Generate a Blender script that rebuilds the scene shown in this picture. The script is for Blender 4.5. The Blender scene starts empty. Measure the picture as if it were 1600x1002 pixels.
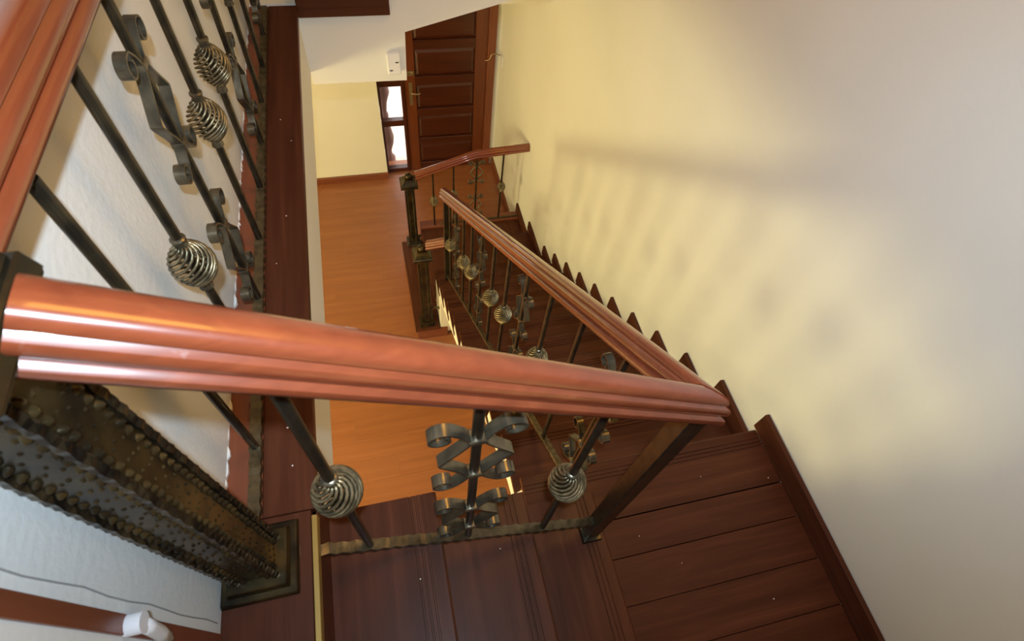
import bpy, bmesh, math, random
from mathutils import Vector, Matrix
random.seed(7)
SC = bpy.context.scene
COL = SC.collection

# ------------------------------------------------------------------ camera
F_PX = 859.72
CAM_POS = Vector((-1.3538, -0.5925, 4.6899))
RIGHT = Vector((0.97065, -0.22438, 0.08654))
DOWN = Vector((-0.14165, -0.82422, -0.54826))
FWD = Vector((0.19435, 0.51991, -0.83182))
cam = bpy.data.cameras.new('camera')
cam.sensor_width = 36.0
cam.lens = F_PX / 1600.0 * 36.0
cam.clip_start = 0.02
cam.clip_end = 200
cam.dof.use_dof = True
cam.dof.focus_distance = 2.0
cam.dof.aperture_fstop = 6.3
co = bpy.data.objects.new('camera', cam)
m = Matrix((( RIGHT.x, -DOWN.x, -FWD.x, CAM_POS.x),
            ( RIGHT.y, -DOWN.y, -FWD.y, CAM_POS.y),
            ( RIGHT.z, -DOWN.z, -FWD.z, CAM_POS.z), (0, 0, 0, 1)))
co.matrix_world = m
COL.objects.link(co)
SC.camera = co

# ------------------------------------------------------------------ world, lights, exposure
w = bpy.data.worlds.new('world'); SC.world = w; w.use_nodes = True
bg = w.node_tree.nodes['Background']
bg.inputs[0].default_value = (1.0, 0.97, 0.93, 1); bg.inputs[1].default_value = 3.2
SC.view_settings.view_transform = 'Standard'; SC.view_settings.look = 'None'
SC.view_settings.gamma = 1.0; SC.view_settings.use_curve_mapping = False
SC.view_settings.exposure = 0.0

def light(name, kind, loc, power, color, size=None, rot=None, target=None):
    l = bpy.data.lights.new(name, kind); l.energy = power; l.color = color
    o = bpy.data.objects.new(name, l); o.location = loc
    if kind == 'AREA':
        l.size = size
    elif size is not None:
        l.shadow_soft_size = size
    if target is not None:
        o.rotation_euler = (Vector(target) - Vector(loc)).to_track_quat('-Z', 'Y').to_euler()
    COL.objects.link(o); return o
# the flash on the camera, the warm lamp of the hall below, an unseen warm light for the upper storey's ambient
fl_pos = CAM_POS + Vector((0.0, -0.014, 0.19))
flash = light('camera_flash', 'SPOT', fl_pos, 116, (0.64, 0.83, 1.0), 0.016)
flash.data.spot_size = math.radians(150); flash.data.spot_blend = 1.0
aim = (FWD - DOWN * math.tan(math.radians(4))).normalized()
upv = (-DOWN - aim * (-DOWN).dot(aim)).normalized(); rt = aim.cross(upv)
flash.matrix_world = Matrix(((rt.x, upv.x, -aim.x, fl_pos.x), (rt.y, upv.y, -aim.y, fl_pos.y), (rt.z, upv.z, -aim.z, fl_pos.z), (0, 0, 0, 1))) @ Matrix.Diagonal((1.0, 0.55, 1.0, 1.0))
light('hall_lamp_light', 'POINT', (-5.2, 0.45, 1.95), 364, (1.0, 0.865, 0.385), 0.42)
light('stair_ceiling_light', 'AREA', (-0.28, 0.6, 6.2), 25, (1.0, 0.52, 0.08), 0.9, target=(-0.9, 0.6, 0))

# ------------------------------------------------------------------ measures
R_ = 0.187; G_ = 0.2545; SK = 0.108; XW = 0.035
L0 = 14 * R_                  # level of the upper quarter landing
H = 18 * R_                   # level of the upper floor
XI = -1.0                     # open side of the long flight
YE = -0.153                   # far end of the three top steps
NX = [-1.598, -1.331, -1.064, -0.797]
FY = -0.278                   # plane of the front railing

# ------------------------------------------------------------------ materials
MAT = {}
def nodes(name):
    mt = bpy.data.materials.new(name); mt.use_nodes = True
    nt = mt.node_tree; b = nt.nodes['Principled BSDF']
    MAT[name] = mt
    return mt, nt, b
def N(nt, t, **kw):
    n = nt.nodes.new(t)
    for k, v in kw.items(): setattr(n, k, v)
    return n
def ramp(nt, stops):
    n = nt.nodes.new('ShaderNodeValToRGB')
    els = n.color_ramp.elements
    while len(els) < len(stops): els.new(0.5)
    for e, (p, c) in zip(els, stops):
        e.position = p; e.color = (*c, 1)
    return n
def coords(nt, scale, rnd=True):
    tc = N(nt, 'ShaderNodeTexCoord'); mp = N(nt, 'ShaderNodeMapping')
    mp.inputs['Scale'].default_value = scale
    if rnd:
        oi = N(nt, 'ShaderNodeObjectInfo'); ml = N(nt, 'ShaderNodeVectorMath', operation='SCALE')
        cmb = N(nt, 'ShaderNodeCombineXYZ')
        for i in range(3): nt.links.new(oi.outputs['Random'], cmb.inputs[i])
        nt.links.new(cmb.outputs[0], ml.inputs[0]); ml.inputs['Scale'].default_value = 7.3
        ad = N(nt, 'ShaderNodeVectorMath', operation='ADD')
        nt.links.new(tc.outputs['Object'], ad.inputs[0]); nt.links.new(ml.outputs[0], ad.inputs[1])
        nt.links.new(ad.outputs[0], mp.inputs['Vector'])
    else:
        nt.links.new(tc.outputs['Object'], mp.inputs['Vector'])
    return mp
def wood(name, stops, axis, rough=0.35, coat=0.25, grain=1.0, bump=0.03, scuff=0.0, spec=0.5, coat_rough=0.16):
    mt, nt, b = nodes(name)
    sc = [28.0 * grain] * 3; sc['xyz'.index(axis)] = 1.6 * grain
    mp = coords(nt, sc)
    n1 = N(nt, 'ShaderNodeTexNoise'); n1.inputs['Scale'].default_value = 1.0
    n1.inputs['Detail'].default_value = 6; n1.inputs['Roughness'].default_value = 0.6
    n1.inputs['Distortion'].default_value = 0.6
    nt.links.new(mp.outputs[0], n1.inputs['Vector'])
    rp = ramp(nt, stops); nt.links.new(n1.outputs[0], rp.inputs[0])
    col = rp.outputs[0]
    if scuff > 0:
        mp2 = coords(nt, (9, 9, 9)); n2 = N(nt, 'ShaderNodeTexNoise'); n2.inputs['Scale'].default_value = 4
        n2.inputs['Detail'].default_value = 9; n2.inputs['Roughness'].default_value = 0.75
        nt.links.new(mp2.outputs[0], n2.inputs['Vector'])
        r2 = ramp(nt, [(0.62, (0, 0, 0)), (0.74, (1, 1, 1))]); nt.links.new(n2.outputs[0], r2.inputs[0])
        mu = N(nt, 'ShaderNodeMath', operation='MULTIPLY'); nt.links.new(r2.outputs[0], mu.inputs[0]); mu.inputs[1].default_value = scuff
        mx = N(nt, 'ShaderNodeMixRGB'); nt.links.new(mu.outputs[0], mx.inputs[0]); nt.links.new(col, mx.inputs[1])
        mx.inputs[2].default_value = (0.35, 0.2, 0.15, 1); col = mx.outputs[0]
        rr = N(nt, 'ShaderNodeMapRange'); nt.links.new(r2.outputs[0], rr.inputs[0])
        rr.inputs[3].default_value = rough; rr.inputs[4].default_value = min(1, rough + 0.25)
        nt.links.new(rr.outputs[0], b.inputs['Roughness'])
    else:
        b.inputs['Roughness'].default_value = rough
    nt.links.new(col, b.inputs['Base Color'])
    b.inputs['Coat Weight'].default_value = coat; b.inputs['Coat Roughness'].default_value = coat_rough; b.inputs['Specular IOR Level'].default_value = spec
    bp = N(nt, 'ShaderNodeBump'); bp.inputs['Strength'].default_value = bump; bp.inputs['Distance'].default_value = 0.01
    nt.links.new(n1.outputs[0], bp.inputs['Height']); nt.links.new(bp.outputs[0], b.inputs['Normal'])
    return mt
for ax in 'xyz':
    wood('stair_wood_' + ax, [(0.25, (0.052, 0.015, 0.0075)), (0.55, (0.084, 0.026, 0.0125)), (0.8, (0.118, 0.039, 0.019))], ax, 0.42, 0.04, 1.0, 0.03, 0.10, 0.12)
    wood('rail_wood_' + ax, [(0.25, (0.145, 0.029, 0.012)), (0.55, (0.195, 0.041, 0.0155)), (0.8, (0.245, 0.055, 0.021))], ax, 0.28, 0.9, 1.6, 0.01, 0.16, 0.5, 0.05)
    wood('trim_wood_' + ax, [(0.25, (0.15, 0.040, 0.018)), (0.55, (0.20, 0.056, 0.024)), (0.8, (0.25, 0.075, 0.032))], ax, 0.38, 0.15)
    wood('door_wood_' + ax, [(0.25, (0.040, 0.008, 0.003)), (0.55, (0.065, 0.013, 0.005)), (0.8, (0.09, 0.020, 0.007))], ax, 0.35, 0.3)
wood('laminate', [(0.2, (0.25, 0.085, 0.032)), (0.5, (0.31, 0.108, 0.041)), (0.8, (0.38, 0.140, 0.056))], 'x', 0.34, 0.2, 0.55, 0.01)
for ax in 'xyz':
    wood('stile_wood_' + ax, [(0.25, (0.10, 0.022, 0.007)), (0.55, (0.14, 0.034, 0.010)), (0.8, (0.19, 0.048, 0.015))], ax, 0.35, 0.3)

def plaster(name, c1, c2, rough=0.75, bump=0.06):
    mt, nt, b = nodes(name)
    mp = coords(nt, (1, 1, 1), False)
    n1 = N(nt, 'ShaderNodeTexNoise'); n1.inputs['Scale'].default_value = 1.7; n1.inputs['Detail'].default_value = 4
    nt.links.new(mp.outputs[0], n1.inputs['Vector'])
    rp = ramp(nt, [(0.35, c1), (0.65, c2)]); nt.links.new(n1.outputs[0], rp.inputs[0])
    nt.links.new(rp.outputs[0], b.inputs['Base Color']); b.inputs['Roughness'].default_value = rough
    n2 = N(nt, 'ShaderNodeTexNoise'); n2.inputs['Scale'].default_value = 60; n2.inputs['Detail'].default_value = 3
    nt.links.new(mp.outputs[0], n2.inputs['Vector'])
    bp = N(nt, 'ShaderNodeBump'); bp.inputs['Strength'].default_value = bump; bp.inputs['Distance'].default_value = 0.01
    nt.links.new(n2.outputs[0], bp.inputs['Height']); nt.links.new(bp.outputs[0], b.inputs['Normal'])
    return mt
plaster('paint_cream', (0.79, 0.77, 0.715), (0.82, 0.80, 0.75))
plaster('paint_white', (0.78, 0.765, 0.73), (0.81, 0.80, 0.77), 0.6, 0.1)
plaster('caulk', (0.75, 0.72, 0.66), (0.82, 0.80, 0.76), 0.7, 0.3)

def iron(name, dark, gold, rough=0.38, mixpos=(0.42, 0.62), bump=0.25, scale=38):
    mt, nt, b = nodes(name)
    mp = coords(nt, (1, 1, 1))
    n1 = N(nt, 'ShaderNodeTexNoise'); n1.inputs['Scale'].default_value = scale; n1.inputs['Detail'].default_value = 5
    nt.links.new(mp.outputs[0], n1.inputs['Vector'])
    rp = ramp(nt, [(mixpos[0], dark), (mixpos[1], gold)]); nt.links.new(n1.outputs[0], rp.inputs[0])
    nt.links.new(rp.outputs[0], b.inputs['Base Color'])
    b.inputs['Metallic'].default_value = 0.7; b.inputs['Roughness'].default_value = rough
    bp = N(nt, 'ShaderNodeBump'); bp.inputs['Strength'].default_value = bump; bp.inputs['Distance'].default_value = 0.004
    nt.links.new(n1.outputs[0], bp.inputs['Height']); nt.links.new(bp.outputs[0], b.inputs['Normal'])
    return mt
iron('iron_bar', (0.034, 0.028, 0.021), (0.080, 0.062, 0.036), 0.30, (0.35, 0.70), 0.10, 26)
iron('iron_gold', (0.13, 0.105, 0.062), (0.36, 0.29, 0.17), 0.34)
iron('iron_scroll', (0.080, 0.066, 0.046), (0.19, 0.155, 0.100), 0.27, (0.30, 0.72), 0.22, 30)
iron('iron_newel', (0.022, 0.017, 0.011), (0.105, 0.070, 0.026), 0.28, (0.38, 0.70), 0.20, 12)
iron('iron_strip', (0.022, 0.017, 0.012), (0.10, 0.070, 0.034), 0.27, (0.40, 0.70), 0.2, 30)
iron('iron_hammered', (0.075, 0.057, 0.031), (0.18, 0.138, 0.076), 0.38, (0.32, 0.72), 0.5, 40)

def plain(name, c, rough=0.5, metal=0.0, **kw):
    mt, nt, b = nodes(name)
    mp = coords(nt, (1, 1, 1)); n1 = N(nt, 'ShaderNodeTexNoise'); n1.inputs['Scale'].default_value = 9
    nt.links.new(mp.outputs[0], n1.inputs['Vector'])
    rp = ramp(nt, [(0.3, tuple(x * 0.93 for x in c)), (0.7, c)]); nt.links.new(n1.outputs[0], rp.inputs[0])
    nt.links.new(rp.outputs[0], b.inputs['Base Color'])
    b.inputs['Roughness'].default_value = rough; b.inputs['Metallic'].default_value = metal
    return mt
plain('white_plastic', (0.82, 0.81, 0.84), 0.4)
plain('black_plastic', (0.02, 0.02, 0.02), 0.4)
plain('brass', (0.40, 0.26, 0.07), 0.4, 0.5)
plain('bright_brass', (0.45, 0.36, 0.20), 0.3, 0.8)
plain('pink_matte', (0.22, 0.125, 0.10), 0.8)
plaster('crack_shade', (0.30, 0.29, 0.28), (0.36, 0.35, 0.34))
plain('pale_ground', (0.75, 0.68, 0.60), 0.9)
mt, nt, b = nodes('glass')
b.inputs['Transmission Weight'].default_value = 1.0; b.inputs['Roughness'].default_value = 0.12
b.inputs['IOR'].default_value = 1.05; b.inputs['Base Color'].default_value = (1, 0.97, 0.95, 1)

# ------------------------------------------------------------------ mesh building
WL = {}
class MB:
    def __init__(s): s.v = []; s.f = []
    def add(s, vs, fs):
        o = len(s.v); s.v += [Vector(x) for x in vs]; s.f += [tuple(i + o for i in q) for q in fs]; return s
    def box(s, x0, x1, y0, y1, z0, z1):
        return s.add([(x0,y0,z0),(x1,y0,z0),(x1,y1,z0),(x0,y1,z0),(x0,y0,z1),(x1,y0,z1),(x1,y1,z1),(x0,y1,z1)],
                     [(0,3,2,1),(4,5,6,7),(0,1,5,4),(1,2,6,5),(2,3,7,6),(3,0,4,7)])
    def frustum(s, cx, cy, z0, z1, h0, h1):
        vs = [(cx+a*h0, cy+b*h0, z0) for a, b in ((-1,-1),(1,-1),(1,1),(-1,1))] + [(cx+a*h1, cy+b*h1, z1) for a, b in ((-1,-1),(1,-1),(1,1),(-1,1))]
        return s.add(vs, [(0,3,2,1),(4,5,6,7),(0,1,5,4),(1,2,6,5),(2,3,7,6),(3,0,4,7)])
    def prism(s, poly, axis, a, b):
        n = len(poly)
        def mk(p, t):
            if axis == 'x': return (t, p[0], p[1])
            if axis == 'y': return (p[0], t, p[1])
            return (p[0], p[1], t)
        vs = [mk(p, a) for p in poly] + [mk(p, b) for p in poly]
        fs = [tuple(range(n)), tuple(range(2*n-1, n-1, -1))] + [(i, (i+1) % n, n+(i+1) % n, n+i) for i in range(n)]
        return s.add(vs, fs)
    def tube(s, pts, r, n=8, cap=True, closed=False):
        pts = [Vector(p) for p in pts]; k = len(pts)
        rs = r if isinstance(r, (list, tuple)) else [r] * k
        up = None; vs = []
        for i, p in enumerate(pts):
            t = (pts[min(i+1, k-1)] - pts[max(i-1, 0)]).normalized()
            if up is None:
                up = t.orthogonal().normalized()
            up = (up - t * up.dot(t)).normalized(); sd = t.cross(up)
            for j in range(n):
                a = 2 * math.pi * j / n
                vs.append(p + (up * math.cos(a) + sd * math.sin(a)) * rs[i])
        fs = [(i*n+j, i*n+(j+1) % n, (i+1)*n+(j+1) % n, (i+1)*n+j) for i in range(k-1) for j in range(n)]
        if cap: fs += [tuple(range(n-1, -1, -1)), tuple((k-1)*n+j for j in range(n))]
        return s.add(vs, fs)
    def lathe(s, prof, n=16, c=(0,0,0)):
        vs = []; k = len(prof)
        for r, z in prof:
            for j in range(n):
                a = 2*math.pi*j/n; vs.append((c[0]+r*math.cos(a), c[1]+r*math.sin(a), c[2]+z))
        fs = [(i*n+j, i*n+(j+1) % n, (i+1)*n+(j+1) % n, (i+1)*n+j) for i in range(k-1) for j in range(n)]
        fs += [tuple(range(n-1, -1, -1)), tuple((k-1)*n+j for j in range(n))]
        return s.add(vs, fs)
    def sweep(s, prof, pts, start=None, end=None, square=False):
        """moulded section swept along a polyline, plumb cuts and mitred corners"""
        pts = [Vector(p) for p in pts]; k = len(pts); n = len(prof); vs = []
        for i, p in enumerate(pts):
            a = (p - pts[i-1]) if i > 0 else (pts[1] - p)
            b2 = (pts[i+1] - p) if i < k-1 else a
            ha = Vector((a.x, a.y, 0)).normalized(); hb = Vector((b2.x, b2.y, 0)).normalized()
            na = Vector((ha.y, -ha.x, 0)); nb = Vector((hb.y, -hb.x, 0))
            if i == 0 and start is not None: mit = start
            elif i == k-1 and end is not None: mit = end
            else:
                mit = (na + nb); mit = mit / max(0.2, mit.dot(na))
            sl = math.sqrt(1 + (a.z / max(1e-6, math.hypot(a.x, a.y)))**2)
            for u, v in prof:
                sh = Vector((0, 0, v * sl))
                if square and i == 0:
                    sh = Vector((-a.z * ha.x, -a.z * ha.y, math.hypot(a.x, a.y))).normalized() * v
                vs.append(p + mit * u + sh)
        fs = [(i*n+j, i*n+(j+1) % n, (i+1)*n+(j+1) % n, (i+1)*n+j) for i in range(k-1) for j in range(n)]
        fs += [tuple(range(n-1, -1, -1)), tuple((k-1)*n+j for j in range(n))]
        return s.add(vs, fs)
    def ribbon(s, path, hw, th, flip=1):
        """flat strip bent in the (u, v) plane, u -> x, v -> z, wide along y"""
        k = len(path); vs = []
        for i, (u, v) in enumerate(path):
            u0, v0 = path[max(i-1, 0)]; u1, v1 = path[min(i+1, k-1)]
            d = math.hypot(u1-u0, v1-v0) or 1; nu, nv = -(v1-v0)/d*th/2, (u1-u0)/d*th/2
            for a, h in ((1, -1), (1, 1), (-1, 1), (-1, -1)):
                vs.append(((u + a*nu) * flip, h*hw, v + a*nv))
        fs = [(i*4+j, i*4+(j+1) % 4, (i+1)*4+(j+1) % 4, (i+1)*4+j) for i in range(k-1) for j in range(4)]
        fs += [(3,2,1,0), tuple((k-1)*4+j for j in range(4))]
        return s.add(vs, fs)
    def mesh(s, name, mat, smooth=False, bevel=0.0, org=(0,0,0)):
        me = bpy.data.meshes.new(name); bm = bmesh.new(); org = Vector(org)
        vv = [bm.verts.new(v - org) for v in s.v]
        for q in s.f:
            try: bm.faces.new([vv[i] for i in q])
            except ValueError: pass
        bmesh.ops.recalc_face_normals(bm, faces=bm.faces)
        if bevel > 0:
            es = [e for e in bm.edges if len(e.link_faces) == 2 and e.calc_face_angle(0) > 0.5]
            bmesh.ops.bevel(bm, geom=es, offset=bevel, segments=1, affect='EDGES', clamp_overlap=True)
        bm.to_mesh(me); bm.free(); me.materials.append(MAT[mat])
        if smooth:
            for p in me.polygons: p.use_smooth = True
            if smooth == 'angle':
                try: me.set_sharp_from_angle(angle=math.radians(40))
                except Exception: pass
        return me
def link(name, me, parent=None, loc=(0,0,0)):
    """link a mesh as an object standing at a world position"""
    o = bpy.data.objects.new(name, me); COL.objects.link(o); loc = Vector(loc)
    WL[o.name] = loc
    if parent is not None:
        o.parent = parent; o.location = loc - WL[parent.name]
    else: o.location = loc
    return o
def build(mb, name, mat, parent=None, org=None, smooth=False, bevel=0.0):
    if org is None: org = WL[parent.name] if parent is not None else (0, 0, 0)
    return link(name, mb.mesh(name, mat, smooth, bevel, org), parent, org)
def empty(name, loc, label=None, cat=None, group=None):
    o = bpy.data.objects.new(name, None); COL.objects.link(o); o.location = loc; o.empty_display_size = 0.1
    WL[o.name] = Vector(loc)
    if label: tag(o, label, cat, group)
    return o
def tag(o, label, cat, group=None, kind=None):
    o['label'] = label; o['category'] = cat
    if group: o['group'] = group
    if kind: o['kind'] = kind
    return o
def struct(mb, name, mat, label, cat, bevel=0.0, org=None):
    o = build(mb, name, mat, None, org, False, bevel); return tag(o, label, cat, None, 'structure')
def estruct(name, loc, label, cat):
    return tag(empty(name, loc), label, cat, None, 'structure')

# ------------------------------------------------------------------ setting: walls, floor, slabs
struct(MB().box(XW, 0.2, -2.3, 4.95, -0.1, 6.4), 'wall_right', 'paint_cream', 'tall cream plaster wall along the long flight of stairs', 'wall')
wall_l = struct(MB().box(-2.0, -1.80, -0.405, 4.95, H - 0.002, 6.4), 'wall_left', 'paint_white', 'white plaster wall close behind the gallery railing', 'wall')
struct(MB().box(-2.0, -1.803, -2.3, -0.432, H - 0.002, 6.4), 'wall_landing', 'paint_white', 'white wall strip beyond the brown door jamb at the lower left', 'wall')
struct(MB().box(-2.0, 0.2, -2.5, -2.3, -0.1, 6.4), 'wall_back', 'paint_cream', 'cream wall behind the viewer', 'wall')
struct(MB().box(-2.0, 0.2, 4.75, 4.95, 2.70, 6.4), 'wall_upper_far', 'paint_cream', 'cream wall of the upper storey above the hall', 'wall')
struct(MB().box(-2.0, 0.2, -2.5, 4.95, 6.4, 6.5), 'ceiling', 'paint_white', 'white ceiling high over the stairwell', 'ceiling')
struct(MB().box(-6.7, -6.5, -2.5, 4.95, -0.1, 3.05), 'wall_hall_left', 'paint_cream', 'cream wall at the far left of the hall', 'wall')
struct(MB().box(-6.7, -2.0, -2.5, -2.3, -0.1, 3.05), 'wall_hall_back', 'paint_cream', 'cream wall of the hall under the upper floor', 'wall')
struct(MB().box(-6.5, -1.266, 4.60, 4.95, -0.1, 3.05), 'wall_hall_far', 'paint_cream', 'cream hall wall left of the narrow side window', 'wall')
struct(MB().box(-1.266, XW, 4.74, 4.90, 2.16, 3.05).box(-0.022, XW, 4.70, 4.90, 0, 2.16), 'wall_over_door', 'paint_cream', 'cream wall over the front door', 'wall')
# slab of the upper floor: cream faces round the stairwell
ed = MB()
ed.box(-6.7, -1.612, -2.3, 4.7, 3.05, H - 0.032)
ed.box(-1.611, -1.16, 2.351, 3.269, 3.05, H - 0.002)
ed.box(-2.0, -1.606, 2.02, 4.7, H - 0.031, H - 0.002)
struct(ed, 'slab_upper_floor', 'paint_cream', 'cream edge of the upper floor along the stairwell under the brown board', 'slab')
struct(MB().prism([(-1.612, 2.985), (-1.155, 2.98), (-1.146, 3.229), (-0.773, 3.325), (-0.40, 3.42), (-0.40, 6.4), (-1.206, 6.4), (-1.206, H), (-1.612, H)], 'y', 2.0, 2.35),
       'wall_stairwell_far', 'paint_cream', 'cream plaster face with slanting lower edge above the front door', 'wall')
struct(MB().box(-1.612, XW, 3.27, 3.45, 2.685, 3.6), 'beam_over_hall', 'paint_cream', 'cream beam crossing just above the top of the front door', 'beam')
struct(MB().box(-1.612, XW, 3.27, 4.9, 3.6, 3.7), 'ceiling_hall', 'paint_cream', 'cream ceiling over the door end of the hall', 'ceiling')

# hall floor of laminate planks
fl = estruct('floor', (-3.0, 2.0, 0), 'orange-brown laminate floor of the hall below the stairs', 'floor')
build(MB().box(-6.6, XW, -2.4, 4.9, -0.10, -0.011), 'subfloor', 'laminate', fl)
PL, PW = 1.28, 0.192
plk = MB().box(-PL/2 + 0.0003, PL/2 - 0.0003, -PW/2 + 0.0003, PW/2 - 0.0003, -0.011, 0).mesh('plank', 'laminate', False, 0.0004)
row = 0; y = 0.0
while y < 4.74:
    x = -3.9 + (row * 0.47) % PL
    while x < 0.03:
        x0, x1 = x, min(x + PL, 0.03); y1 = min(y + PW, 4.74)
        if x1 - x0 > 0.05:
            if x + PL <= 0.03 and y + PW <= 4.74:
                link('plank', plk, fl, ((x0+x1)/2, y + PW/2, 0))
            else:
                q = (x0+x1)/2, (y+y1)/2
                me = MB().box(x0-q[0]+.0003, x1-q[0]-.0003, y-q[1]+.0003, y1-q[1]-.0003, -0.011, 0).mesh('plank', 'laminate', False, 0.0004)
                link('plank', me, fl, (q[0], q[1], 0))
        x += PL
    y += PW; row += 1

# baseboards of the hall
struct(MB().prism([(4.60, 0), (4.578, 0), (4.578, 0.075), (4.583, 0.085), (4.60, 0.085)], 'x', -6.5, -1.262), 'baseboard_far', 'trim_wood_x', 'brown baseboard under the cream hall wall left of the door', 'baseboard')
struct(MB().prism([(XW, 0), (XW-0.025, 0), (XW-0.025, 0.08), (XW-0.018, 0.09), (XW, 0.09)], 'y', 3.52, 4.70), 'baseboard_right', 'trim_wood_y', 'brown baseboard running from the stairs to the front door', 'baseboard')

# upper floor: boards by the wall, edging, jamb
uf = estruct('floor_upper', (-1.7, 0.8, H), 'reddish-brown boards of the upper floor edge under the gallery railing', 'floor')
build(MB().box(-1.80, -1.7225, -0.19, 2.0, H - 0.03, H), 'board', 'trim_wood_y', uf, None, False, 0.001)
build(MB().box(-1.7215, -1.604, -0.19, 2.0, H - 0.03, H + 0.001), 'board', 'stair_wood_y', uf, None, False, 0.002)
build(MB().box(-1.80, -1.618, -2.3, -0.192, H - 0.03, H), 'board', 'stair_wood_y', uf, None, False, 0.001)
build(MB().box(-1.604, -1.21, 2.0, 2.35, H - 0.03, H), 'board', 'stair_wood_x', uf, None, False, 0.001)
build(MB().box(-1.606, -1.208, 1.978, 2.0, H - 0.045, H + 0.11), 'skirting', 'stair_wood_x', uf, None, False, 0.003)
struct(MB().box(-1.616, -1.604, -1.6, -0.205, H - 0.028, H + 0.003), 'trim_1', 'brass', 'thin yellow metal edging on the uppermost step edge', 'edging', 0.001)
struct(MB().box(-1.83, -1.797, -0.432, -0.405, H, 5.6), 'trim_2', 'trim_wood_z', 'brown wooden door jamb at the lower left corner', 'jamb', 0.001)
# old ragged filler where wall and boards meet
ck = MB(); yy = -0.18
rc = random.Random(3)
while yy < 1.9:
    l = rc.uniform(0.01, 0.05); d = rc.uniform(0.001, 0.007)
    ck.prism([(-1.80, yy), (-1.80 + d, yy + l*0.3), (-1.80 + d*0.7, yy + l*0.7), (-1.80, yy + l)], 'z', H, H + 0.004 + rc.uniform(0, 0.006)); yy += l * rc.uniform(0.9, 1.5)
o = build(ck, 'wall_filler', 'caulk'); tag(o, 'ragged white filler along the foot of the wall behind the gallery railing', 'filler', None, 'stuff')
ck = MB()
pts = [(-1.7995, -0.3865 + 0.0025*math.sin(i*1.7) + rc.uniform(-.001, .001), H + 0.02 + i*0.06) for i in range(34)]
o = build(ck.tube(pts, 0.0013, 5), 'crack', 'crack_shade', wall_l); o['label'] = 'thin grey crack'

# ------------------------------------------------------------------ staircase
st = empty('staircase', (-0.5, 0.5, 0), 'dark reddish-brown wooden staircase turning twice down to the hall', 'staircase')
def tread_profile(d, th=0.032, over=0.022):
    """section of a tread: depth d behind the riser line, nosing in +, three grip grooves"""
    p = [(-d, -th), (over - 0.006, -th), (over, -th + 0.006), (over, -0.007), (over - 0.006, 0)]
    for gx in (0.040, 0.055, 0.070):
        x = over - gx + 0.0
        p += [(x + 0.003, 0), (x + 0.0022, -0.004), (x - 0.0022, -0.004), (x - 0.003, 0)]
    p += [(-d, 0)]
    return p
body = []
# three top steps, running to the right (+x)
for i in (1, 2, 3):
    z = H - i * R_; x = NX[i]; d = x - NX[i-1]
    pr = [(x + a - 0.022, z + b) for a, b in tread_profile(d)]
    build(MB().prism(pr, 'y', -1.6, YE), 'tread', 'stair_wood_y', st)
    build(MB().box(NX[i-1] - 0.028, NX[i-1] - 0.012, -1.6, YE - 0.006, z, z + R_ - 0.032), 'riser', 'stair_wood_y', st)
build(MB().box(NX[3] - 0.034, NX[3] - 0.018, -1.6, YE - 0.006, L0, L0 + R_ - 0.032), 'riser', 'stair_wood_y', st)
# quarter landing of boards, nosing board at y = 0
ld = link('landing', MB().box(-0.99, XW - 0.002, -1.6, -0.06, L0 - 0.20, L0 - 0.033).mesh('landing', 'stair_wood_x', org=(-0.5, -0.5, L0)), st, (-0.5, -0.5, L0))
pr = [(a - 0.022, L0 + b) for a, b in tread_profile(0.20)]
build(MB().prism(pr, 'x', XI, XW - 0.02), 'landing_board', 'stair_wood_x', ld)
ys = [-0.2255, -0.358, -0.512, -0.668, -0.83, -0.99, -1.15, -1.31, -1.6]
for a, b2 in zip(ys[:-1], ys[1:]):
    xl = NX[3] - 0.018
    build(MB().box(xl, XW - 0.018, b2 + 0.0012, a - 0.0012, L0 - 0.032, L0 + random.uniform(-0.001, 0.0005)), 'landing_board', 'stair_wood_x', ld, None, False, 0.0012)
# long flight
for k in range(1, 11):
    z = L0 - k * R_; y = k * G_
    pr = [(y + a - 0.022, z + b) for a, b in tread_profile(G_ + 0.02)]
    build(MB().prism(pr, 'x', XI - 0.004, XW - 0.02), 'tread', 'stair_wood_x', st)
for k in range(0, 11):
    z = L0 - k * R_; y = k * G_
    build(MB().box(XI + 0.004, XW - 0.02, y - 0.038, y - 0.024, z - R_, z - 0.032), 'riser', 'stair_wood_x', st)
# two winders and the bottom step
z11 = L0 - 11 * R_; z12 = L0 - 12 * R_; z13 = R_
build(MB().prism([(XW - 0.02, 10*G_ - 0.04), (XW - 0.02, 3.04), (XI - 0.01, 2.56), (XI - 0.01, 10*G_ - 0.04)], 'z', z11 - 0.032, z11), 'tread', 'stair_wood_x', st, None, False, 0.004)
build(MB().prism([(XW - 0.02, 3.005), (XW - 0.02, 3.05), (XI, 2.54), (XI, 2.525)], 'z', z12, z11 - 0.032), 'riser', 'stair_wood_x', st)
build(MB().prism([(XW - 0.02, 2.99), (XW - 0.02, 3.40), (XI - 0.025, 3.40), (XI - 0.025, 2.50)], 'z', z12 - 0.032, z12), 'tread', 'stair_wood_y', st, None, False, 0.004)
build(MB().box(XI - 0.006, XI + 0.010, 2.50, 3.40, z13, z12 - 0.032), 'riser', 'stair_wood_y', st)
build(MB().box(-1.238, XI - 0.004, 2.262, 3.40, z13 - 0.032, z13), 'tread', 'stair_wood_y', st, None, False, 0.005)
build(MB().box(-1.219, -1.205, 2.28, 3.385, 0.0, z13 - 0.032), 'riser', 'trim_wood_y', st)
build(MB().box(-1.205, -0.93, 2.276, 2.29, 0.0, z13 - 0.032), 'riser', 'trim_wood_x', st)
build(MB().box(XI - 0.028, XW - 0.02, 3.365, 3.46, 0.0, z12 + 0.030), 'landing_curb', 'trim_wood_x', st, None, False, 0.004)
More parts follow.
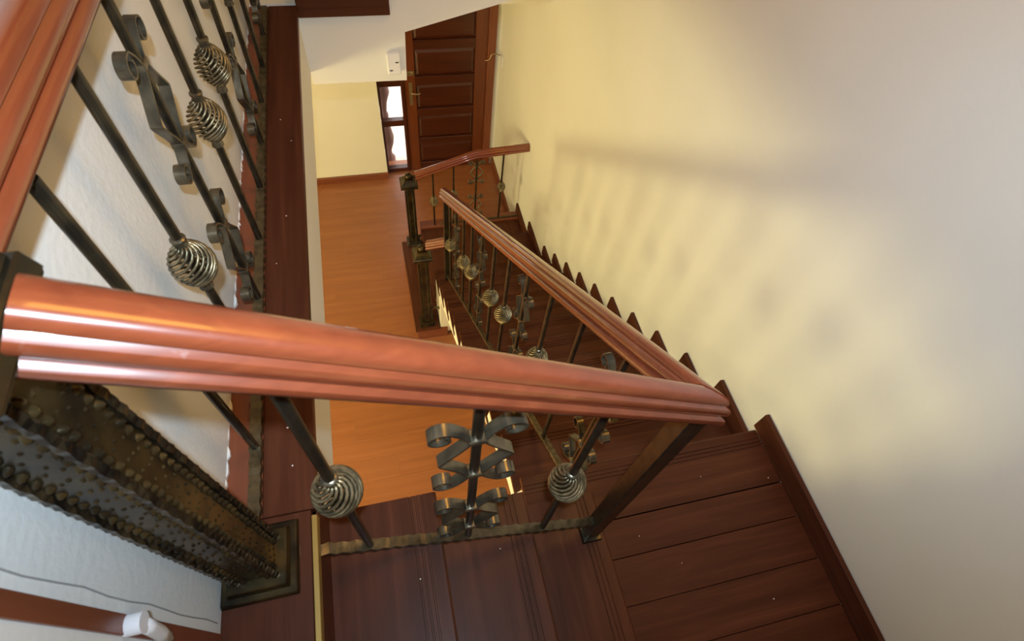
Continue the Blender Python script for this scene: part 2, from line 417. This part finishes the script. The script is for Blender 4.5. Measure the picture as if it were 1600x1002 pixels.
# plastered carriage under the flight, zigzag on the open side
zz = []
for k in range(0, 11):
    z = L0 - k * R_; y = k * G_
    zz += [((y - G_ if k else -0.14), z - 0.033), (y - 0.040, z - 0.033)]
zz += [(10*G_ - 0.04, z11 - 0.033), (2.50, z11 - 0.033), (2.50, 0.05), (2.30, 0.05)]
top = zz[:]
lowr = [(2.2, L0 - 0.30 - 2.2 * R_/G_), (0.1, L0 - 0.30 - 0.1 * R_/G_), (-0.14, L0 - 0.30)]
build(MB().prism(top + lowr, 'x', XI + 0.003, -0.03), 'carriage', 'paint_cream', st)
# stepped skirting boards on the wall
sk0 = MB().box(XW - 0.021, XW - 0.0015, -1.6, 0.018, L0, L0 + SK)
build(sk0, 'skirting_board', 'stair_wood_y', st, None, False, 0.003)
skm = MB().box(-0.01, 0.01, -G_ - 0.03, 0, 0, SK).mesh('skirting_board', 'stair_wood_y', False, 0.003)
for k in range(1, 11):
    link('skirting_board', skm, st, (XW - 0.0115, k * G_ + 0.02, L0 - k * R_))
build(MB().box(XW - 0.021, XW - 0.0015, 10*G_ - 0.02, 3.05, z11, z11 + SK), 'skirting_board', 'stair_wood_y', st, None, False, 0.003)
build(MB().box(XW - 0.021, XW - 0.0015, 3.03, 3.50, z12, z12 + SK), 'skirting_board', 'stair_wood_y', st, None, False, 0.003)

# ------------------------------------------------------------------ ironwork shapes
RAIL = []
half = [(0, .0375), (.012, .0362), (.0195, .0315), (.0235, .0245), (.0243, .0185), (.0212, .0158), (.0242, .0132), (.0295, .0100), (.0325, .0040), (.0325, -.0050),
        (.0300, -.0105), (.0255, -.0130), (.0250, -.0162), (.0300, -.0185), (.0350, -.0235), (.0362, -.0300), (.0350, -.0375), (.0300, -.0420), (0, -.0420)]
RAIL = half + [(-u, v) for u, v in half[-2:0:-1]]
def baluster_bar(L):
    return MB().tube([(0,0,0), (0,0,L)], 0.0095, 10).mesh('baluster', 'iron_bar', 'angle')
BARS = {}
def bar_mesh(L):
    k = round(L, 3)
    if k not in BARS: BARS[k] = baluster_bar(L)
    return BARS[k]
# twisted basket
bk = MB(); NB = 13
for j in range(NB):
    pts = []
    for i in range(17):
        t = i / 16; zc = (t - 0.5) * 0.112
        rr = 0.008 + 0.033 * math.sin(math.pi * t) ** 0.80
        a = 2*math.pi*j/NB + (t - 0.5) * 4.6
        pts.append((rr*math.cos(a), rr*math.sin(a), zc))
    bk.tube(pts, 0.0032, 5)
BASKET = bk.mesh('basket', 'iron_gold', True)
COLLAR = MB().lathe([(0.0105, -0.014), (0.0128, -0.011), (0.0128, 0.004), (0.0145, 0.007), (0.0145, 0.011), (0.0105, 0.014)], 12).mesh('collar', 'iron_scroll', 'angle')
# scroll strips: curl, collar, angular lozenge, collar, curl
def scroll_path():
    up = []
    cx, cz, r0 = 0.058, 0.112, 0.024
    a0 = math.radians(150)
    n = 26
    for i in range(n + 1):                      # from the inner end of the curl outwards
        t = i / n; a = a0 - 2*math.pi*1.08*(1 - t) ; rr = r0 * (0.48 + 0.52 * t)
        up.append((cx + rr*math.cos(a), cz + rr*math.sin(a)))
    up += [(0.026, 0.112), (0.017, 0.098), (0.0125, 0.088), (0.0125, 0.078), (0.016, 0.069), (0.030, 0.048), (0.048, 0.024), (0.061, 0.006), (0.064, 0.0)]
    dn = [(u, -v) for u, v in up[-2::-1]]
    return up + dn
SP = scroll_path()
SCROLL = [MB().ribbon(SP, 0.0105, 0.0042, f).mesh('scroll_strip', 'iron_scroll', 'angle') for f in (1, -1)]
SCOLLAR = MB().box(-0.0155, 0.0155, -0.0125, 0.0125, -0.007, 0.007).mesh('scroll_collar', 'iron_scroll', False, 0.002)
def baluster(parent, base, L, kind, rotz=0.0, ball=0.49, groups=(0.262, 0.715)):
    o = link('baluster', bar_mesh(L), parent, base)
    o.rotation_euler = (0, 0, rotz)
    def sub(name, me, z):
        c = bpy.data.objects.new(name, me); COL.objects.link(c); c.parent = o; c.location = (0, 0, z); return c
    if kind == 'B':
        z = L * ball; c = sub('basket', BASKET, z); c.rotation_euler = (0, 0, random.uniform(0, 6.28))
        sub('collar', COLLAR, z + 0.062); t = sub('collar', COLLAR, z - 0.062); t.rotation_euler = (math.pi, 0, 0)
    elif kind == 'S':
        for gz in groups:
            z = L * gz
            sub('scroll_strip', SCROLL[0], z); sub('scroll_strip', SCROLL[1], z)
            sub('scroll_collar', SCOLLAR, z + 0.083); sub('scroll_collar', SCOLLAR, z - 0.083)
    return o
def hammered_bar(pts, hw=0.011, hh=0.009, step=0.018, seed=1):
    """flat bar with hammered edges"""
    rnd = random.Random(seed); a, b2 = Vector(pts[0]), Vector(pts[1]); L = (b2 - a).length; n = max(4, int(L/step)); d = (b2 - a) / L
    sd = Vector((d.y, -d.x, 0)).normalized(); up = sd.cross(d).normalized()
    if up.z < 0: up = -up
    vs = []
    for i in range(n + 1):
        p = a + (b2 - a) * (i/n); w1 = hw * (1 + (0.13 if i % 2 else -0.10) + rnd.uniform(-.06, .06)); w2 = hw * (1 + (0.13 if (i+1) % 2 else -0.10) + rnd.uniform(-.06, .06))
        h1 = hh * (1 + rnd.uniform(-.12, .12))
        vs += [p + sd*w1 - up*hh, p + sd*w1 + up*h1, p - sd*w2 + up*h1, p - sd*w2 - up*hh]
    fs = [(i*4+j, i*4+(j+1) % 4, (i+1)*4+(j+1) % 4, (i+1)*4+j) for i in range(n) for j in range(4)] + [(3,2,1,0), tuple(n*4+j for j in range(4))]
    return MB().add(vs, fs)
def newel(name, base, hgt, label, grp=None, hw=0.040, plate=0.078, cap_half=0.062):
    x, y, z = base; o = empty(name, base, label, 'newel post', grp)
    build(MB().frustum(x, y, z, z + 0.016, plate, plate * 0.95), 'base_plate', 'iron_newel', o, None, False, 0.002)
    build(MB().frustum(x, y, z + 0.016, z + 0.036, plate * 0.80, plate * 0.74), 'base_plate', 'iron_newel', o, None, False, 0.002)
    z0, z1 = z + 0.036, z + hgt
    post = MB().box(x - hw*0.88, x + hw*0.88, y - hw*0.88, y + hw*0.88, z0, z1)
    build(post, 'post', 'iron_newel', o)
    # hammered cones along the edges, fine pimples between them
    sd = MB(); rs = random.Random(int(z * 100))
    def cone(fx, fy, u, zc, s_, h_):
        bx, by = x + fx*hw*0.88, y + fy*hw*0.88; tx, ty = -fy, fx; k6 = 6; vs = []
        for rr_, hh in ((1.0, -0.0005), (0.55, 0.62)):
            for q in range(k6):
                a = 2*math.pi*q/k6; du = u + math.cos(a)*s_*rr_; dz = math.sin(a)*s_*rr_
                vs.append((bx + tx*du + fx*h_*hh, by + ty*du + fy*h_*hh, zc + dz))
        vs.append((bx + tx*u + fx*h_, by + ty*u + fy*h_, zc))
        sd.add(vs, [(q, (q+1) % k6, k6+(q+1) % k6, k6+q) for q in range(k6)] + [(k6+q, k6+(q+1) % k6, 2*k6) for q in range(k6)])
    for fx, fy in ((1,0), (-1,0), (0,1), (0,-1)):
        for c, sp, s0_, h0_ in ((-0.64, 0.0215, 0.0075, 0.0075), (0.64, 0.0215, 0.0075, 0.0075), (-0.27, 0.034, 0.0035, 0.0028), (0.02, 0.041, 0.0035, 0.0028), (0.30, 0.037, 0.0035, 0.0028)):
            zc = z0 + rs.uniform(0.008, 0.02)
            while zc < z1 - 0.01:
                cone(fx, fy, c*hw*0.88 + rs.uniform(-0.0012, 0.0012), zc, s0_ * rs.uniform(0.85, 1.1), h0_ * rs.uniform(0.7, 1.15)); zc += sp * rs.uniform(0.9, 1.1)
    build(sd, 'stud', 'iron_newel', o, None, True)['kind'] = 'stuff'
    # serrated corner strips
    for cx, cy in ((1,1), (1,-1), (-1,1), (-1,-1)):
        n = int((z1 - z0) / 0.0105); vs = []; c = Vector((x + cx*hw*0.90, y + cy*hw*0.90, 0))
        for i in range(n + 1):
            zc = z0 + (z1 - z0) * i / n; q = 0.0078 * (1.12 if i % 2 else 0.88); a0 = (i % 4) * 0.12
            for j in range(5):
                a = 2*math.pi*j/5 + a0; vs.append((c.x + q*math.cos(a), c.y + q*math.sin(a), zc))
        fs = [(i*5+j, i*5+(j+1) % 5, (i+1)*5+(j+1) % 5, (i+1)*5+j) for i in range(n) for j in range(5)] + [tuple(range(4, -1, -1)), tuple(n*5+j for j in range(5))]
        build(MB().add(vs, fs), 'corner_strip', 'iron_strip', o)
    # cap with folded leaves and finial
    h = cap_half
    build(MB().frustum(x, y, z1 - 0.012, z1, h*0.82, h).frustum(x, y, z1, z1 + 0.028, h, h*0.94), 'cap', 'iron_newel', o, None, False, 0.003)
    lf = MB().frustum(x, y, z1 + 0.028, z1 + 0.060, h*0.90, h*0.60)
    lf.frustum(x, y, z1 + 0.060, z1 + 0.070, h*0.60, h*0.50)
    build(lf, 'cap_roof', 'iron_newel', o, None, False, 0.004)
    build(MB().lathe([(0.016, 0), (0.022, 0.006), (0.034, 0.020), (0.038, 0.036), (0.028, 0.052), (0.012, 0.060)], 10, (x, y, z1 + 0.064)), 'finial', 'iron_newel', o, None, True)
    return o

# ------------------------------------------------------------------ main railing: front part and long flight
XC = -0.848
FARX, FARY = -0.927, 2.26
rr = empty('stair_railing', (-0.9, 0.9, 0), 'wooden handrail on iron balusters round the top steps and down the long flight', 'railing')
pA = Vector((-1.650, FY, 4.300)); pB = Vector((XC, FY, 3.822)); pC = Vector((-0.930, 2.34, L0 - 0.743*2.34 + 0.975))
hd1 = Vector((1, 0, 0)); hd2 = Vector((pC.x - pB.x, pC.y - pB.y, 0)).normalized()
n1 = Vector((hd1.y, -hd1.x, 0)); n2 = Vector((hd2.y, -hd2.x, 0)); mit = (n1 + n2); mit = mit / mit.dot(n1)
build(MB().sweep(RAIL, [pA, pB], None, mit, True), 'handrail', 'rail_wood_x', rr, None, 'angle')
build(MB().sweep(RAIL, [pB, pC], mit, None), 'handrail', 'rail_wood_y', rr, None, 'angle')
b0 = Vector((-1.678, FY, 3.372)); b1 = Vector((-0.872, FY, 2.962))
build(hammered_bar([b0, b1], 0.012, 0.010, 0.016, 5), 'base_bar', 'iron_hammered', rr)
def zl(a, b2, t): return a.z + (b2.z - a.z) * t
for x, kd in ((-1.502, 'B'), (-1.264, 'S'), (-1.045, 'B')):
    zb = b0.z + (b1.z - b0.z) * (x - b0.x) / (b1.x - b0.x) + 0.008; zt = pA.z + (pB.z - pA.z) * (x - pA.x) / (pB.x - pA.x) - 0.036
    baluster(rr, (x, FY, zb), zt - zb, kd, 0.0, 0.49, (0.235, 0.70))
ps = MB().box(XC - 0.022, XC + 0.022, FY - 0.022, FY + 0.022, L0 + R_, 3.79)
build(ps, 'post', 'iron_bar', rr, None, False, 0.003)
build(MB().frustum(XC, FY, L0 + R_, L0 + R_ + 0.012, 0.034, 0.030), 'post_foot', 'iron_bar', rr)
c0 = Vector((-0.852, -0.02, L0 + 0.075)); c1 = Vector((FARX, FARY, L0 + 0.06 - 0.743 * FARY))
build(hammered_bar([c0, c1], 0.0105, 0.009, 0.016, 9), 'base_bar', 'iron_hammered', rr)
pat = ['S', 'B', 'B', 'S', 'B', 'B', 'S', 'B', 'B', 'S', 'B']
az = math.atan2(c1.y - c0.y, c1.x - c0.x)
for i, kd in enumerate(pat):
    y = -0.055 + i * 0.2165; t = (y - pB.y) / (pC.y - pB.y); x = c0.x + (c1.x - c0.x) * (y - c0.y) / (c1.y - c0.y)
    zb = (c0.z + (c1.z - c0.z) * (y - c0.y) / (c1.y - c0.y)) + 0.006
    zt = pB.z + (pC.z - pB.z) * t - 0.040
    baluster(rr, (x, y, zb), round(zt - zb, 2), kd, az)
build(MB().box(FARX - 0.02, FARX + 0.02, FARY - 0.02, FARY + 0.02, L0 - 9*R_, L0 - 0.743*FARY + 0.95), 'post', 'iron_bar', rr, None, False, 0.003)

# ------------------------------------------------------------------ gallery railing at the left
lg = empty('gallery_railing', (-1.735, 0.8, H), 'level wooden handrail on iron balusters in front of the white wall', 'railing')
build(MB().sweep(RAIL, [(-1.758, -0.20, 4.272), (-1.705, 1.98, 4.255)]), 'handrail', 'rail_wood_y', lg, None, 'angle')
build(hammered_bar([(-1.735, -0.22, H + 0.010), (-1.735, 1.97, H + 0.010)], 0.0125, 0.009, 0.016, 11), 'base_bar', 'iron_hammered', lg)
for i, kd in enumerate(['B', 'B', 'S', 'B', 'B', 'S', 'B', 'B', 'S']):
    baluster(lg, (-1.735, -0.022 + i * 0.2215, H + 0.018), 0.835, kd, math.pi/2, 0.50, (0.252, 0.735))

# ------------------------------------------------------------------ low railings by the hall
YA = 3.385
ra = empty('hall_railing', (-0.5, YA, 0), 'short bent wooden handrail on iron balusters ending at the cream wall', 'railing')
qa, qb, qc = Vector((-1.045, YA, 1.098)), Vector((-0.484, YA, 1.288)), Vector((XW - 0.002, YA, 1.318))
sm = [(u * 0.95, v * 0.85) for u, v in RAIL]
build(MB().sweep(sm, [qa, qb, qc]), 'handrail', 'rail_wood_x', ra, None, 'angle')
e0, e1, e2 = Vector((-1.075, YA, 0.245)), Vector((-0.80, YA, 0.408)), Vector((XW - 0.022, YA, 0.415))
build(hammered_bar([e0, e1], 0.010, 0.008, 0.016, 21), 'base_bar', 'iron_hammered', ra)
build(hammered_bar([e1, e2], 0.010, 0.008, 0.016, 22), 'base_bar', 'iron_hammered', ra)
for x, kd in ((-0.880, 'B'), (-0.682, 'B'), (-0.460, 'S'), (-0.205, 'B')):
    zb = e0.z + (e1.z - e0.z) * (x - e0.x) / (e1.x - e0.x) if x < e1.x else e1.z + (e2.z - e1.z) * (x - e1.x) / (e2.x - e1.x)
    zt = qa.z + (qb.z - qa.z) * (x - qa.x) / (qb.x - qa.x) if x < qb.x else qb.z + (qc.z - qb.z) * (x - qb.x) / (qc.x - qb.x)
    baluster(ra, (x, YA, zb + 0.005), round(zt - 0.03 - zb, 2), kd, 0.0, 0.50, (0.26, 0.76))
YB = 2.36
rb = empty('short_railing', (-1.0, 2.32, 0), 'short wooden handrail between the lower newel post and the flight end post', 'railing')
s0, s1 = Vector((-1.080, YB - 0.01, 1.305)), Vector((-0.935, 2.30, 1.375))
build(MB().sweep(sm, [s0, s1]), 'handrail', 'rail_wood_x', rb, None, 'angle')
build(hammered_bar([(-1.075, YB - 0.01, 0.41), (-0.932, 2.285, 0.475)], 0.009, 0.008, 0.016, 31), 'base_bar', 'iron_hammered', rb)

# ------------------------------------------------------------------ newel posts
newel('newel_post', (-1.722, -0.285, H), 0.915, 'large hammered iron newel post in the left foreground, square plates at its foot', 'hammered iron newel posts', 0.043, 0.079, 0.074)
newel('newel_post', (-1.108, 3.385, R_), 0.810, 'farther iron newel post on the lowest step, nearest the door', 'hammered iron newel posts', 0.043, 0.074, 0.082)
newel('newel_post', (-1.117, YB, R_), 0.975, 'nearer iron newel post on the lowest step, farther from the door', 'hammered iron newel posts', 0.043, 0.072, 0.080)

# ------------------------------------------------------------------ door and side window
YD = 4.70
dr = estruct('door_1', (-0.51, YD, 0), 'dark reddish-brown panelled wooden front door at the end of the hall', 'door')
x0, x1, zt = -0.985, -0.105, 2.10
build(MB().box(x0, x0 + 0.125, YD, YD + 0.045, 0.006, zt), 'stile', 'stile_wood_z', dr, None, False, 0.003)
build(MB().box(x1 - 0.125, x1, YD, YD + 0.045, 0.006, zt), 'stile', 'stile_wood_z', dr, None, False, 0.003)
rails = [(0.006, 0.10), (0.36, 0.45), (0.745, 0.84), (1.13, 1.23), (1.52, 1.62), (1.97, zt)]
for a, b2 in rails:
    build(MB().box(x0 + 0.125, x1 - 0.125, YD, YD + 0.045, a, b2), 'rail', 'door_wood_x', dr, None, False, 0.003)
for (a, b2), (c, d) in zip(rails[:-1], rails[1:]):
    pm = MB(); xa, xb = x0 + 0.125, x1 - 0.125
    pm.add([(xa, YD + 0.022, b2), (xb, YD + 0.022, b2), (xb, YD + 0.022, c), (xa, YD + 0.022, c),
            (xa + 0.035, YD + 0.006, b2 + 0.035), (xb - 0.035, YD + 0.006, b2 + 0.035), (xb - 0.035, YD + 0.006, c - 0.035), (xa + 0.035, YD + 0.006, c - 0.035),
            (xa, YD + 0.04, b2), (xb, YD + 0.04, b2), (xb, YD + 0.04, c), (xa, YD + 0.04, c)],
           [(0,1,5,4), (1,2,6,5), (2,3,7,6), (3,0,4,7), (4,5,6,7), (0,8,9,1), (1,9,10,2), (2,10,11,3), (3,11,8,0), (8,11,10,9)])
    build(pm, 'panel', 'door_wood_x', dr)
build(MB().box(x1, -0.022, YD - 0.03, YD + 0.06, 0.0, 2.16), 'frame', 'trim_wood_z', dr, None, False, 0.003)
build(MB().box(x0 - 0.035, x0, YD - 0.02, YD + 0.06, 0.0, 2.16), 'frame', 'door_wood_z', dr, None, False, 0.003)
build(MB().box(x0, x1, YD - 0.02, YD + 0.06, zt, 2.16), 'frame', 'door_wood_x', dr, None, False, 0.003)
build(MB().box(x0, x1, YD - 0.01, YD + 0.06, -0.005, 0.006), 'threshold', 'trim_wood_x', dr)
hp = build(MB().box(x0 + 0.050, x0 + 0.088, YD - 0.008, YD, 0.90, 1.17), 'handle_plate', 'bright_brass', dr, None, False, 0.004)
hp['label'] = 'brass handle plate with lever'
build(MB().tube([(x0 + 0.070, YD - 0.006, 1.075), (x0 + 0.070, YD - 0.045, 1.075), (x0 + 0.082, YD - 0.055, 1.072), (x0 + 0.13, YD - 0.055, 1.062), (x0 + 0.165, YD - 0.052, 1.074)], 0.008, 8), 'lever', 'bright_brass', hp, None, True)
lk = build(MB().box(x0 + 0.035, x0 + 0.115, YD - 0.014, YD, 1.25, 1.30), 'deadbolt', 'bright_brass', dr, None, False, 0.004)
build(MB().tube([(x0 + 0.095, YD - 0.012, 1.275), (x0 + 0.095, YD - 0.03, 1.275)], 0.011, 10), 'bolt_knob', 'bright_brass', lk, None, 'angle')

wn = estruct('window_1', (-1.14, YD, 0), 'narrow bright side window with brown frame left of the front door', 'window')
wx0, wx1 = -1.262, x0 - 0.035
zb_ = [(0.0, 0.055), (0.65, 0.725), (1.14, 1.215), (1.70, 1.78), (2.10, 2.16)]
build(MB().box(wx0, wx0 + 0.022, YD - 0.02, YD + 0.06, 0, 2.16), 'frame', 'door_wood_z', wn, None, False, 0.002)
for a, b2 in zb_:
    build(MB().box(wx0 + 0.022, wx1, YD - 0.015, YD + 0.055, a, b2), 'glazing_bar', 'door_wood_x', wn, None, False, 0.003)
for (a, b2), (c, d) in zip(zb_[:-1], zb_[1:]):
    build(MB().box(wx0 + 0.022, wx1, YD + 0.018, YD + 0.024, b2, c), 'pane', 'glass', wn)
# outside the window: paving and a pinkish turned shape seen in the panes
struct(MB().box(-4, 3, 4.95, 9, -0.25, -0.12), 'ground_outside', 'pale_ground', 'pale ground seen through the narrow side window', 'ground')
def outdoor_shape(x, y):
    prof = [(0.075, -0.12), (0.075, -0.04), (0.045, 0.0), (0.04, 0.06), (0.075, 0.18), (0.085, 0.26), (0.06, 0.40), (0.035, 0.50), (0.05, 0.54), (0.05, 0.58), (0.035, 0.62), (0.05, 0.74), (0.088, 0.86), (0.075, 0.98), (0.04, 1.10), (0.06, 1.16), (0.07, 1.24)]
    return MB().lathe(prof, 14, (x, y, 0)).mesh('turned_shape', 'pink_matte', True)
o = link('turned_shape', outdoor_shape(-1.215, 5.02)); tag(o, 'pinkish turned shape standing outside the narrow side window', 'baluster')

# ------------------------------------------------------------------ small fittings
sn = empty('alarm_sensor', (-1.212, 2.0, 3.03), 'small white sensor box on the cream face above the side window', 'sensor')
build(MB().box(-1.246, -1.180, 1.972, 2.0, 3.030, 3.140), 'case', 'white_plastic', sn, None, False, 0.005)
build(MB().box(-1.206, -1.190, 1.9705, 1.973, 3.093, 3.098), 'slot', 'black_plastic', sn)
build(MB().box(-1.236, -1.222, 1.9705, 1.973, 3.052, 3.057), 'slot', 'black_plastic', sn)
hk = empty('door_hook', (-0.01, 4.66, 1.43), 'white plate with a thin curved hook on the wall beside the door', 'hook')
build(MB().box(XW-0.012, XW, 4.56, 4.66, 1.37, 1.49), 'plate', 'white_plastic', hk, None, False, 0.003)
build(MB().tube([(XW-0.01, 4.64, 1.46), (-0.04, 4.65, 1.475), (-0.075, 4.65, 1.46), (-0.08, 4.65, 1.43), (-0.10, 4.65, 1.405), (-0.135, 4.655, 1.40)], 0.006, 6), 'hook', 'bright_brass', hk, None, True)
cl = empty('cable_clip', (-1.80, -0.42, 3.74), 'round white cable clip on the brown jamb at the lower left', 'clip')
build(MB().tube([(-1.80, -0.419, 3.745), (-1.776, -0.419, 3.745)], 0.0155, 14), 'clip', 'white_plastic', cl, None, 'angle')
build(MB().tube([(-1.785, -0.419, 3.733), (-1.787, -0.421, 3.70), (-1.79, -0.424, 3.66), (-1.796, -0.43, 3.62)], 0.011, 8), 'cable', 'white_plastic', cl, None, True)

fks = (MB(), MB()); rf = random.Random(12)
spots = [(-1.40, -0.36, H - R_), (-1.46, -0.55, H - R_), (-1.17, -0.30, H - 2*R_), (-1.10, -0.25, H - 2*R_), (-0.03, -0.20, L0), (-0.30, -0.14, L0), (-0.5, -0.42, L0), (-0.62, -0.30, L0), (-0.22, -0.60, L0),
         (-1.665, 0.02, H + 0.001), (-1.68, 0.10, H + 0.001), (-1.65, 0.30, H + 0.001), (-1.69, 0.55, H + 0.001), (-1.66, 0.74, H + 0.001), (-1.64, 1.1, H + 0.001), (-1.675, 1.22, H + 0.001), (-1.655, -0.08, H + 0.001)]
for px, py, pz in spots:
    q = rf.uniform(0.0012, 0.0026); n = 6
    fks[pz > H].prism([(px + q*rf.uniform(.7, 1.3)*math.cos(a*math.pi/3), py + q*rf.uniform(.7, 1.3)*math.sin(a*math.pi/3)) for a in range(n)], 'z', pz, pz + 0.0006)
for fk, par in zip(fks, (st, uf)): build(fk, 'paint_flecks', 'caulk', par)['kind'] = 'stuff'
